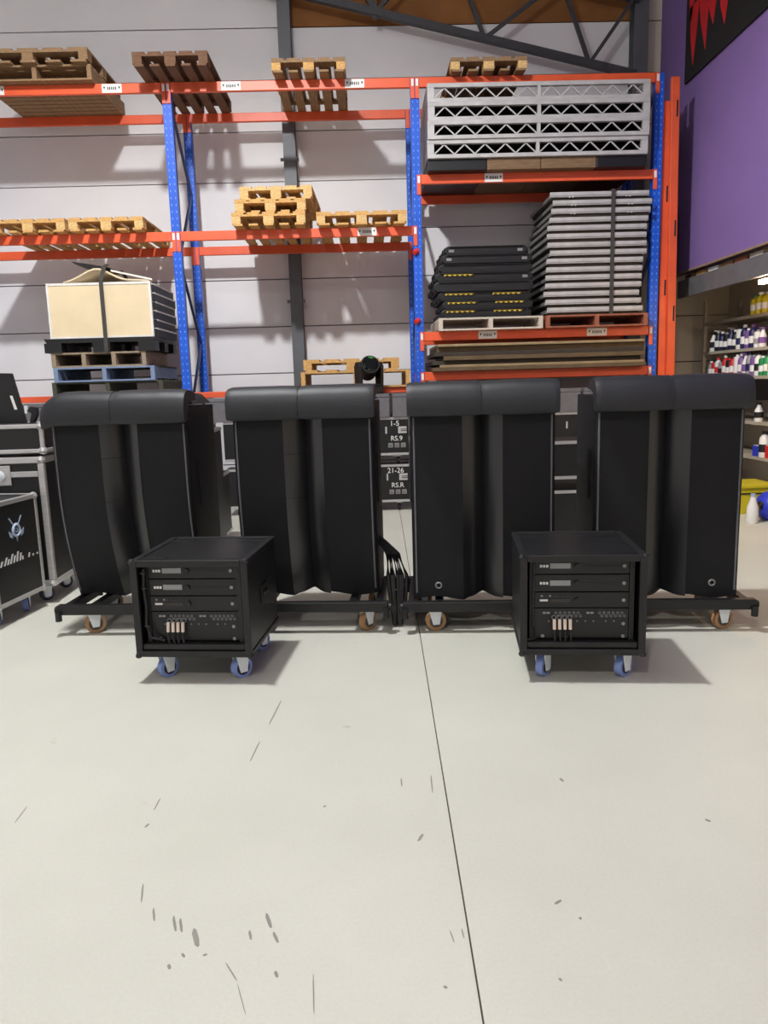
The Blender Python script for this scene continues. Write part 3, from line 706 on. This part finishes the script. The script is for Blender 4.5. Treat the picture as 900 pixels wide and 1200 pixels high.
DL = [(-1.462, 4.64, 'black steel dolly carrying the cover next to the flight cases'), (-.387, 4.56, 'black steel dolly under the second curved cover'),
      (.688, 4.45, 'black steel dolly under the straight cover below the cable ramps'), (1.765, 4.35, 'black steel dolly under the cover beside the shelves')]
for k, (x, y, lb) in enumerate(DL):
    t = thing('speaker_dolly', lb, 'dolly', (x, y, 0), ROWANG, 'speaker dollies')
    a = .495
    for yy in (-.05, .55): obj('cross_rail', MB().box(-a, a, yy, yy+.05, .135, .198), M_TUBE, t, bevel=.006)
    for xx in (-a+.03, -.3, .25, a-.08): obj('side_rail', MB().box(xx, xx+.05, .0, .55, .14, .195), M_TUBE, t, bevel=.006)
    for s in (-1, 1):
        for yy in (-.025, .575):
            obj('end_bumper', MB().cyl((s*a, yy, .165), (s*(a+.016), yy, .165), .022, 12), M_TUBE, t)
            obj('coupling_pin', MB().cyl((s*(a-.012), yy-.03, .10), (s*(a-.012), yy-.03, .16), .02, 10), M_TUBE, t)
    an = [(.55, .5), (.6, .95), (.2, .9), (.9, .3)][k]
    castor(t, (-.29, -.30, -.30, -.34)[k], .03, .062, M_TYRE, M_HUB, .135, an[0])
    castor(t, (.36, .36, .36, .33)[k], .03, .062, M_TYRE, M_HUB, .135, an[1])
    for s in (-1, 1): castor(t, s*.385, .53, .062, M_TYRE, M_HUB, .135, .6)

# ================================================================== AMP RACKS
def amp_rack(x, y, rz, lb, cable_side):
    t = thing('amp_rack', lb, 'amp rack', (x, y, 0), rz, 'amp racks')
    a = .30; d = .60; z0, z1 = .145, .645; w_ = .018
    obj('shell', MB().box(-a, -a+w_, 0, d, z0, z1).box(a-w_, a, 0, d, z0, z1).box(-a+w_, a-w_, 0, d, z0, z0+w_).box(-a+w_, a-w_, 0, d, z1-w_, z1).box(-a+w_, a-w_, d-w_, d, z0+w_, z1-w_), M_CASE, t)
    e = .03
    # extruded edges
    for s in (-1, 1):
        obj('edge_profile', MB().box(s*a-(e if s > 0 else .006), s*a+(.006 if s > 0 else e), -.012, .012, z0, z1+.006), M_BLK, t, bevel=.004)
        obj('edge_profile', MB().box(s*a-(e if s > 0 else .006), s*a+(.006 if s > 0 else e), .012, d+.006, z1-.022, z1+.006), M_BLK, t, bevel=.004)
        obj('edge_profile', MB().box(s*a-(e if s > 0 else .006), s*a+(.006 if s > 0 else e), .012, d+.006, z0-.004, z0+.022), M_BLK, t, bevel=.004)
    obj('edge_profile', MB().box(-a+e, a-e, -.012, .012, z1-.028, z1+.006), M_BLK, t, bevel=.004)
    obj('edge_profile', MB().box(-a+e, a-e, d-.02, d+.006, z1-.02, z1+.006), M_BLK, t, bevel=.004)
    obj('lower_lip', MB().box(-a-.006, a+.006, -.014, .03, z0-.006, z0+.028), M_BLK, t, bevel=.006)
    obj('lower_lip', MB().box(-a+e, a-e, -.004, .05, z0+.030, z0+.062), M_BLK, t, bevel=.006)
    for s in (-1, 1):
        for zz in (z0, z1): obj('corner_ball', MB().lathe([(.001,-.016),(.014,-.01),(.018,0),(.014,.01),(.001,.016)], (s*(a-.004), -.004, zz), 10), M_BLK, t, smooth=True)
        obj('rack_strip', MB().box(s*.2435-.012, s*.2435+.012, .035, .05, z0+.06, z1-.03), M_BLK, t)
    for xx, yy in ((-.2, .06), (.2, .06), (-.2, .5), (.2, .5)):
        obj('stacking_pad', MB().box(xx-.07, xx+.07, yy-.018, yy+.018, z1, z1+.004), M_CASE, t, bevel=.002)
    # 19 inch units
    yf = .04
    zz = [(.545, .625), (.455, .540), (.372, .450)]
    for i, (a0, b0) in enumerate(zz):
        u = obj('amplifier', MB().box(-.232, .232, yf, .45, a0, b0), M_BLACKP, t, bevel=.003)
        zc = (a0+b0)/2
        if i < 2:
            obj('display', MB().box(-.155, -.055, yf-.003, yf, zc-.012, zc+.015), M_DISP, u)
            obj('logo', MB().box(-.205, -.194, yf-.003, yf, zc-.006, zc+.007).box(-.190, -.179, yf-.003, yf, zc-.006, zc+.007).box(-.175, -.164, yf-.003, yf, zc-.006, zc+.007), M_WHITE, u)
            obj('knob', MB().cyl((-.025, yf-.014, zc), (-.025, yf, zc), .013, 12), M_BLK, u)
            obj('vent_line', MB().box(.01, .19, yf-.002, yf, zc-.003, zc+.003), M_CASE, u)
        else:
            for q in range(9): obj('button', MB().box(-.20+q*.02, -.19+q*.02, yf-.004, yf, zc+.018, zc+.026), M_DISP if q in (0, 2) else M_STRAP, u)
            obj('logo', MB().box(-.205, -.165, yf-.003, yf, zc-.006, zc+.004), M_WHITE, u)
            obj('display', MB().box(-.155, -.055, yf-.003, yf, zc-.010, zc+.006), M_STRAP, u)
            obj('knob', MB().cyl((-.025, yf-.012, zc), (-.025, yf, zc), .013, 12), M_BLK, u)
        obj('screw', MB().cyl((.205, yf-.005, zc), (.205, yf, zc), .009, 10), M_SCREW, u)
    p = obj('patch_panel', MB().box(-.232, .232, yf, .30, .212, .368), M_BLACKP, t, bevel=.003)
    for q, (xa, n) in enumerate(((-.125, 6), (.09, 6))):
        for i in range(n):
            for r_ in range(2):
                xx = xa+i*.022+(.011 if r_ else 0); zq = .345-r_*.016
                obj('socket', MB().ring((xx, yf-.001, zq), (0, 1, 0), .0055, .0022, 10, 4), M_SCREW, p)
        obj('legend', MB().box(xa-.065, xa-.05, yf-.002, yf, .340, .350).box(xa-.046, xa-.03, yf-.002, yf, .340, .350), M_DISP, p)
    for i in range(4):
        xx = -.135+i*.026
        pl = obj('connector_plug', MB().cyl((xx, yf-.022, .318), (xx, yf-.03, .268), .0085, 10), M_PLUG, p, smooth=True)
        obj('cable', MB().tube([(xx, yf-.03, .268), (xx, yf-.036, .24), (xx+.004, yf-.03, .21), (xx+.006, yf-.008, .198)], .006, 6), M_BLK, pl)
        obj('collar', MB().ring((xx, yf-.004, .322), (0, 1, 0), .010, .003, 12, 4), M_SCREW, pl)
    for xx in (-.16, .02, .06, .12, .16, -.02): obj('led', MB().cyl((xx, yf-.003, .302), (xx, yf, .302), .004, 8), M_SCREW, p)
    for xx, zq in ((.205, .29), (-.19, .225), (.205, .225)): obj('screw', MB().cyl((xx, yf-.006, zq), (xx, yf, zq), .009, 10), M_SCREW, p)
    # cable bundle on the rack strip
    s = cable_side
    pts = [(-.245, .02, .60), (-.25, .015, .5), (-.245, .02, .4), (-.25, .012, .3), (-.22, .01, .24), (-.16, .02, .22)] if s else [(-.235, .02, .60), (-.24, .015, .40), (-.238, .018, .28), (-.23, .0, .225), (-.27, -.012, .222)]
    obj('power_cable', MB().tube(pts, .009 if s else .006, 8), M_BLK, t, smooth=True)
    if s:
        for zq in (.58, .5, .3): obj('cable_clip', MB().ring((-.248, .016, zq), (0, 0, 1), .012, .004, 12, 4), M_STRAP, t)
    for sx in (-1, 1):
        for i, yy in enumerate((.08, .50)):
            castor(t, sx*.20+.02, yy, .055, M_TYREB, M_HUBB, z0, (1.0 if sx < 0 else .8)+i*.3, .036)
    hn = obj('side_handle', MB().box(a, a+.008, .25, .38, .35, .45), M_BLK, t, bevel=.004)
    obj('handle_grip', MB().tube([(a+.009,.27,.40),(a+.018,.28,.40),(a+.018,.35,.40),(a+.009,.36,.40)], .006, 6), M_STRAP, hn)
amp_rack(-.920, 3.79, -.115, 'black wheeled amp rack with cable bundle inside its edge, in front of the curved covers', True)
amp_rack(1.043, 3.615, -.115, 'black wheeled amp rack with one thin looped cable, in front of the straight covers', False)

# ================================================================== FLIGHT CASES AT THE LEFT
def case(name, label, loc, rz, wd, dp, z0, z1, prof=.04, castors=True, latch=None):
    t = thing(name, label, 'flight case', loc, rz)
    obj('case_body', MB().box(.006, wd-.006, .006, dp-.006, z0+.006, z1-.006), M_CASE, t)
    e = prof
    for zz in (z0, z1-e):
        for yy in (0, dp-e): obj('edge_profile', MB().box(0, wd, yy, yy+e, zz, zz+e), M_ALU, t, bevel=.006)
        for xx in (0, wd-e): obj('edge_profile', MB().box(xx, xx+e, e, dp-e, zz, zz+e), M_ALU, t, bevel=.006)
    for xx in (0, wd-e):
        for yy in (0, dp-e): obj('corner_profile', MB().box(xx, xx+e, yy, yy+e, z0+e, z1-e), M_ALU, t, bevel=.008)
    for xx in (e/2, wd-e/2):
        for zz in (z0+e/2, z1-e/2):
            obj('corner_ball', MB().lathe([(.001,-.03),(.024,-.02),(.032,0),(.024,.02),(.001,.03)], (xx, e/2, zz), 12), M_ALU, t, smooth=True)
    if castors:
        for xx in (.12, wd-.12):
            for yy in (.12, dp-.12): castor(t, xx, yy, .05, M_HUBB, M_TYREB, z0, .8)
    return t
# tall open stack behind
cb = case('flight_case', 'large silver-edged flight case with butterfly latch behind the case with the emblem', (-3.45, 5.40, 0), 0, 1.18, .6, .13, 1.065, .045)
obj('upper_profile', MB().box(.045, 1.135, -.002, .02, .925, .965), M_ALU, cb, bevel=.004)
lt = obj('butterfly_latch', MB().box(.80, .95, -.012, -.002, .87, 1.01), M_ALU, cb, bevel=.012)
obj('latch_wing', MB().lathe([(.001,0),(.035,.002),(.04,.006),(.02,.012),(.001,.013)], n=12), M_FORK, lt, loc=(.875, -.014, .94), rot=(math.pi/2, 0, 0))
cc = case('flight_case', 'black flight case with silver corner balls on top of the large silver-edged case', (-3.44, 5.42, 1.09), 0, 1.18, .56, 0, .203, .03, False)
# case with emblem, seen side-on
ca = thing('flight_case', 'black flight case with silver edging, white emblem and lettering on its side', 'flight case', (-2.395, 4.80, 0), 0)
A0 = Vector((-.0, 0)); ANG = math.atan2(.533, .084)      # direction of the visible side
ca.rotation_euler = (0, 0, ANG)
ln_ = .54; cdp = .40; z0, z1 = .13, .82; e = .032
obj('case_body', MB().box(.004, ln_-.004, .004, cdp, z0+.004, z1-.004), M_CASE, ca)
for zz in (z0, z1-e):
    for yy in (0, cdp-e): obj('edge_profile', MB().box(0, ln_, yy, yy+e, zz, zz+e), M_ALU, ca, bevel=.005)
    for xx in (0, ln_-e): obj('edge_profile', MB().box(xx, xx+e, e, cdp-e, zz, zz+e), M_ALU, ca, bevel=.005)
for xx in (0, ln_-e):
    for yy in (0, cdp-e): obj('corner_profile', MB().box(xx, xx+e, yy, yy+e, z0+e, z1-e), M_ALU, ca, bevel=.005)
    for zz in (z0+e/2, z1-e/2): obj('corner_ball', MB().lathe([(.001,-.028),(.02,-.02),(.028,0),(.02,.02),(.001,.028)], (xx+e/2, e/2, zz), 12), M_ALU, ca, smooth=True)
for xx in (.12, ln_-.1):
    for yy in (.1, cdp-.1): castor(ca, xx, yy, .05, M_TYREB, M_HUBB, z0, .5)
M_EMB = mat('emblem_print', (176, 190, 214), .6)
em = MB().ring((.27, -.0005, .61), (0,1,0), .038, .010, 18, 4).ring((.27, -.0005, .61), (0,1,0), .014, .005, 12, 4)
for s in (-1, 1):
    em.prism([(.27+s*.02,-.002,0.645),(.27+s*.035,-.002,0.650),(.27+s*.075,-.002,0.700),(.27+s*.06,-.002,0.700)], (0,.002,0))
    em.prism([(.27+s*.045,-.002,0.590),(.27+s*.085,-.002,0.615),(.27+s*.075,-.002,0.575),(.27+s*.045,-.002,0.560)], (0,.002,0))
em.prism([(.26,-.002,0.565),(.28,-.002,0.565),(.27,-.002,0.530)], (0,.002,0))
obj('emblem', em, M_EMB, ca)
lw = MB()
for i, (xx, hh, tilt) in enumerate([(.06,.035,.02),(.10,.05,.03),(.135,.035,.015),(.165,.06,.03),(.20,.045,.02),(.235,.065,.02),(.27,.05,.015),(.30,.025,.0),(.37,.03,.01),(.42,.015,0),(.47,.012,0)]):
    lw.prism([(xx,-.002,.40),(xx+.016,-.002,.40),(xx+.016+tilt,-.002,.40+hh),(xx+tilt,-.002,.40+hh)], (0,.002,0))
obj('lettering', lw, M_WHITE, ca)
# things on the cases
t = thing('folding_panel', 'black leaning panel with white sticker on top of the flight cases', 'panel', (-2.58, 5.66, 1.293), .0)
obj('panel_body', MB().prism([(-.9,0,0),(.10,0,0),(.03,.0,.36),(-.9,0,.40)], (0,.05,0)), M_BLACKP, t, bevel=.004)
obj('sticker', MB().prism([(.035,-.003,.10),(.055,-.003,.10),(.03,-.003,.20),(.012,-.003,.20)], (0,.003,0)), M_WHITE, t)
t = thing('clamp', 'small black clamp with silver bolt on the flight case', 'clamp', (-2.42, 5.66, 1.293))
obj('jaw', MB().prism([(-.03,0,0),(.0,0,0),(.03,0,.06),(.03,0,.11),(-.01,0,.12),(-.04,0,.09),(-.01,0,.07)], (0,.05,0)), M_BLACKP, t, bevel=.004)
obj('bolt', MB().cyl((-.05,.02,.07), (-.05,.02,.125), .014, 8), M_FORK, t)

# ================================================================== RIGHT RECESS: SHELVING AND BOTTLES
M_SHELF = mat('cream_shelf', (176, 166, 150), .6); M_FASC = mat('fascia_steel', (112, 110, 112), .5, .2)
fa = thing('shelf_fascia', 'grey steel fascia rail below the purple wall', 'fascia', (XR, 8, 2.46))
obj('rail', MB().box(0, .05, -9.0, 1.9, 0, .21), M_FASC, fa)
for yy in (-.72, -2.4): obj('rail_bracket', MB().box(-.006, 0, yy-.02, yy+.02, .02, .29), M_FASC, fa)
for i, (cn, cm) in enumerate([('brown', M_BRNBOX), ('tan', M_PINE), ('white', M_WHITE), ('dull brown', M_OLDW), ('reddish', M_REDW), ('pale wood', M_LIGHTW), ('dark', M_DARKW)]):
    w2 = random.uniform(.1, .14)
    t = thing('carton', cn+' flat carton in the gap above the grey fascia', 'carton', (XR+.06, 9.7-.33*i, 2.672), 0, 'cartons above the fascia')
    obj('carton_body', MB().box(0, .14, -w2, w2, 0, .046), cm, t); obj('lid', MB().box(-.003, .143, -w2-.003, w2+.003, .046, .054), cm, t)
obj('carton_ledge', MB().box(0, .2, 0, 5.0, 0, .012), M_FASC, None, loc=(XR+.0501, 5.0, 2.66), label='steel ledge behind the grey fascia', cat='ledge')
M_TUBEL = mat('lit_tube', (255, 214, 162), .5, emit=60)
ll = thing('strip_light', 'glowing white strip light under the grey fascia', 'light', (XR+.1, 7.4, 2.40))
obj('tube', MB().box(-.03, .03, -.9, .6, 0, .04), M_TUBEL, ll)
obj('housing', MB().box(-.04, .04, -.92, .62, .04, .06), M_FASC, ll)
sh = thing('shelving_unit', 'cream metal shelving unit holding bottles in the recess', 'shelving', (4.5, 8.2, 0))
for z in (2.17, 1.795, 1.475, .95, .55, .12): obj('shelf', MB().box(0, .5, -2.2, 2.0, z-.035, z), M_SHELF, sh)
for yy in (-2.2, -.1, 2.0): 
    for xx in (0, .46): obj('upright', MB().box(xx, xx+.04, yy, yy+.05, 0, 2.45), M_SHELF, sh)
obj('back_panel', MB().box(.505, .515, -2.2, 2.0, 0, 2.45), M_BEIGE, sh)
obj('dark_panel', MB().box(-.004, .004, -1.9, 1.9, 1.20, 1.43), M_BLACKP, sh)
BC = {'yellow': (206, 190, 40), 'white': (232, 230, 230), 'red': (206, 44, 48), 'navy': (34, 34, 84), 'black': (30, 28, 34), 'blue': (46, 62, 190), 'purple': (120, 84, 150), 'green': (40, 136, 80), 'grey': (150, 148, 152), 'orange': (226, 110, 40), 'pale blue': (160, 176, 214)}
def bm(c): return mat('bottle_'+c.replace(' ', '_'), BC[c], .4, 0, .05)
def bottle(y, z, ht, r, c, cap, kind, where, x=4.55):
    t = thing('bottle', '%s bottle with %s cap on %s' % (c, cap, where), 'bottle', (x, y, z), 0, '%s %s bottles on %s' % (c, cap, where))
    if kind == 0: prof = [(r*.92,0),(r,.01),(r,ht*.68),(r*.8,ht*.78),(r*.38,ht*.86),(r*.38,ht*.9)]
    elif kind == 1: prof = [(r*.95,0),(r,.008),(r,ht*.86),(r*.75,ht*.9),(r*.6,ht*.9)]
    else: prof = [(r*.9,0),(r,.01),(r*.9,ht*.4),(r,ht*.55),(r*.45,ht*.78),(r*.4,ht*.88)]
    obj('bottle_body', MB().lathe(prof, n=12), bm(c), t, smooth=True)
    cp = MB().lathe([(r*.5,ht*.88),(r*.5,ht*.99),(r*.4,ht)], n=10)
    if kind == 2: cp.box(-r*1.1, r*.5, -.014, .014, ht*.95, ht)
    obj('cap', cp, bm(cap), t)
    obj('label', MB().lathe([(r*1.012,ht*.2),(r*1.012,ht*.5)], n=12), bm('white' if c not in ('white', 'grey') else cap), t)
W1, W2, W3 = 'the high shelf', 'the shelf below the high one', 'the low bottle shelf'
for i, (y, c, cp, k, h_) in enumerate([(8.98,'yellow','green',0,.22),(8.86,'yellow','white',0,.24),(8.73,'yellow','grey',0,.23),(8.58,'white','red',1,.24),(8.43,'red','white',0,.27),(8.28,'red','black',0,.26),(8.03,'orange','white',1,.24),(7.90,'white','blue',0,.24)]):
    bottle(y, 2.17, h_, .055, c, cp, k, W1)
for i, (y, c, cp, k, h_) in enumerate([(10.02,'white','black',2,.24),(9.88,'black','white',2,.26),(9.76,'navy','white',0,.24),(9.65,'black','grey',1,.22),(9.53,'navy','grey',2,.27),(9.42,'black','white',0,.24),(9.31,'white','navy',1,.26),(9.2,'navy','white',0,.28),(9.1,'purple','white',1,.23),(9.0,'navy','purple',0,.27),(8.88,'white','grey',1,.2),(8.78,'white','purple',2,.22),(8.55,'blue','blue',0,.3),(8.42,'blue','white',0,.3),(8.28,'blue','blue',0,.28),(8.03,'white','red',0,.25)]):
    bottle(y, 1.795, h_, .048, c, cp, k, W2)
for i, (y, c, cp, k, h_) in enumerate([(10.05,'grey','white',0,.2),(9.95,'red','black',1,.2),(9.85,'white','red',0,.24),(9.75,'grey','black',1,.2),(9.65,'red','white',0,.26),(9.55,'black','red',1,.22),(9.45,'red','black',0,.25),(9.34,'white','white',1,.26),(9.24,'purple','white',0,.27),(9.14,'white','purple',2,.27),(9.04,'grey','navy',0,.28),(8.94,'purple','grey',1,.24),(8.84,'white','black',0,.27),(8.74,'green','white',1,.22),(8.64,'green','black',0,.25),(8.54,'white','yellow',1,.28),(8.44,'orange','white',0,.24),(8.3,'white','black',1,.26)]):
    bottle(y, 1.475, h_, .048, c, cp, k, W3)
# lower shelf goods beside the last cover
bottle(8.78, .95, .22, .05, 'white', 'black', 2, 'the shelf beside the last cover')
bottle(8.62, .55, .3, .058, 'white', 'black', 0, 'the knee-high shelf beside the last cover')
for (x, y, z, sx, sy, sz, c, lb) in [(4.52, 8.45, .55, .2, .1, .14, 'red', 'red carton on the knee-high shelf beside the last cover'), (4.52, 8.76, .55, .15, .07, .12, 'blue', 'blue carton on the knee-high shelf beside the last cover'), (4.54, 8.3, .95, .2, .12, .12, 'orange', 'orange carton on the shelf above the red carton')]:
    t = thing('carton', lb, 'carton', (x, y, z))
    obj('carton_body', MB().box(0, sx, -sy, sy, 0, sz), bm(c), t, bevel=.004)
    obj('carton_flap', MB().box(.01, sx-.01, -sy+.005, sy-.005, sz, sz+.006), bm('white'), t)
# yellow bin, blue ball, white jug on the floor
t = thing('storage_bin', 'yellow plastic bin on the floor in front of the shelves', 'bin', (4.14, 8.05, 0))
obj('bin_body', MB().prism([(-.12,0,0),(.2,0,0),(.25,0,.30),(-.17,0,.30)], (0,.45,0)), bm('yellow'), t, bevel=.01)
obj('bin_rim', MB().box(-.19, .27, -.02, .47, .28, .32), bm('yellow'), t, bevel=.008)
obj('bin_slot', MB().box(-.15, .12, -.006, .0, .215, .23), M_INK_SHADE, t)  # dark strip painting the shade of an opening
t = thing('canister', 'round blue canister on the floor beside the yellow bin', 'canister', (4.17, 7.66, 0))
obj('canister_body', MB().lathe([(.06,0),(.13,.03),(.17,.10),(.175,.16),(.15,.24),(.09,.29),(.05,.30)], n=20), bm('blue'), t, smooth=True)
obj('spout', MB().cyl((-.14,-.04,.18), (-.185,-.052,.145), .04, 12), M_BLACKP, t)
obj('canister_cap', MB().cyl((0,0,.30), (0,0,.33), .05, 12), bm('pale blue'), t)
t = thing('jug', 'white plastic jug on the floor beside the blue canister', 'jug', (3.90, 7.55, 0))
obj('jug_body', MB().lathe([(.05,0),(.058,.02),(.055,.16),(.03,.24),(.022,.27)], n=14), bm('white'), t, smooth=True)
obj('jug_cap', MB().cyl((0,0,.27), (0,0,.30), .024, 12), bm('pale blue'), t)
# banner on the purple wall
bn = thing('banner', 'black banner with red dripping claw print on the purple wall', 'banner', (XR-.003, 8.4, 4.96))
obj('banner_cloth', MB().box(-.025, 0, -3.4, 1.43, 0, 2.4), M_BANNER, bn)
cl = MB()
def spike(y0, y1, ztop, ty, tz):     # downward claw on the banner face
    cl.prism([(-.028, y0-8.4, ztop-4.96), (-.028, y1-8.4, ztop-4.96), (-.028, (y1*.6+ty*.4)-8.4, (ztop*.5+tz*.5)-4.96), (-.028, ty-8.4, tz-4.96), (-.028, (y0*.6+ty*.4)-8.4, (ztop*.45+tz*.55)-4.96)], (.003, 0, 0))
for a in [(9.73,9.47,5.75,9.60,5.08),(9.50,9.20,5.85,9.27,5.12),(9.28,8.98,5.75,9.09,5.31),(8.98,8.70,5.65,8.81,5.19),(9.80,9.5,6.3,9.70,5.55),(8.75,8.4,6.1,8.5,5.5),(9.6,8.5,6.6,9.1,5.62)]: spike(*a)
obj('claw_print', cl, M_RED, bn)
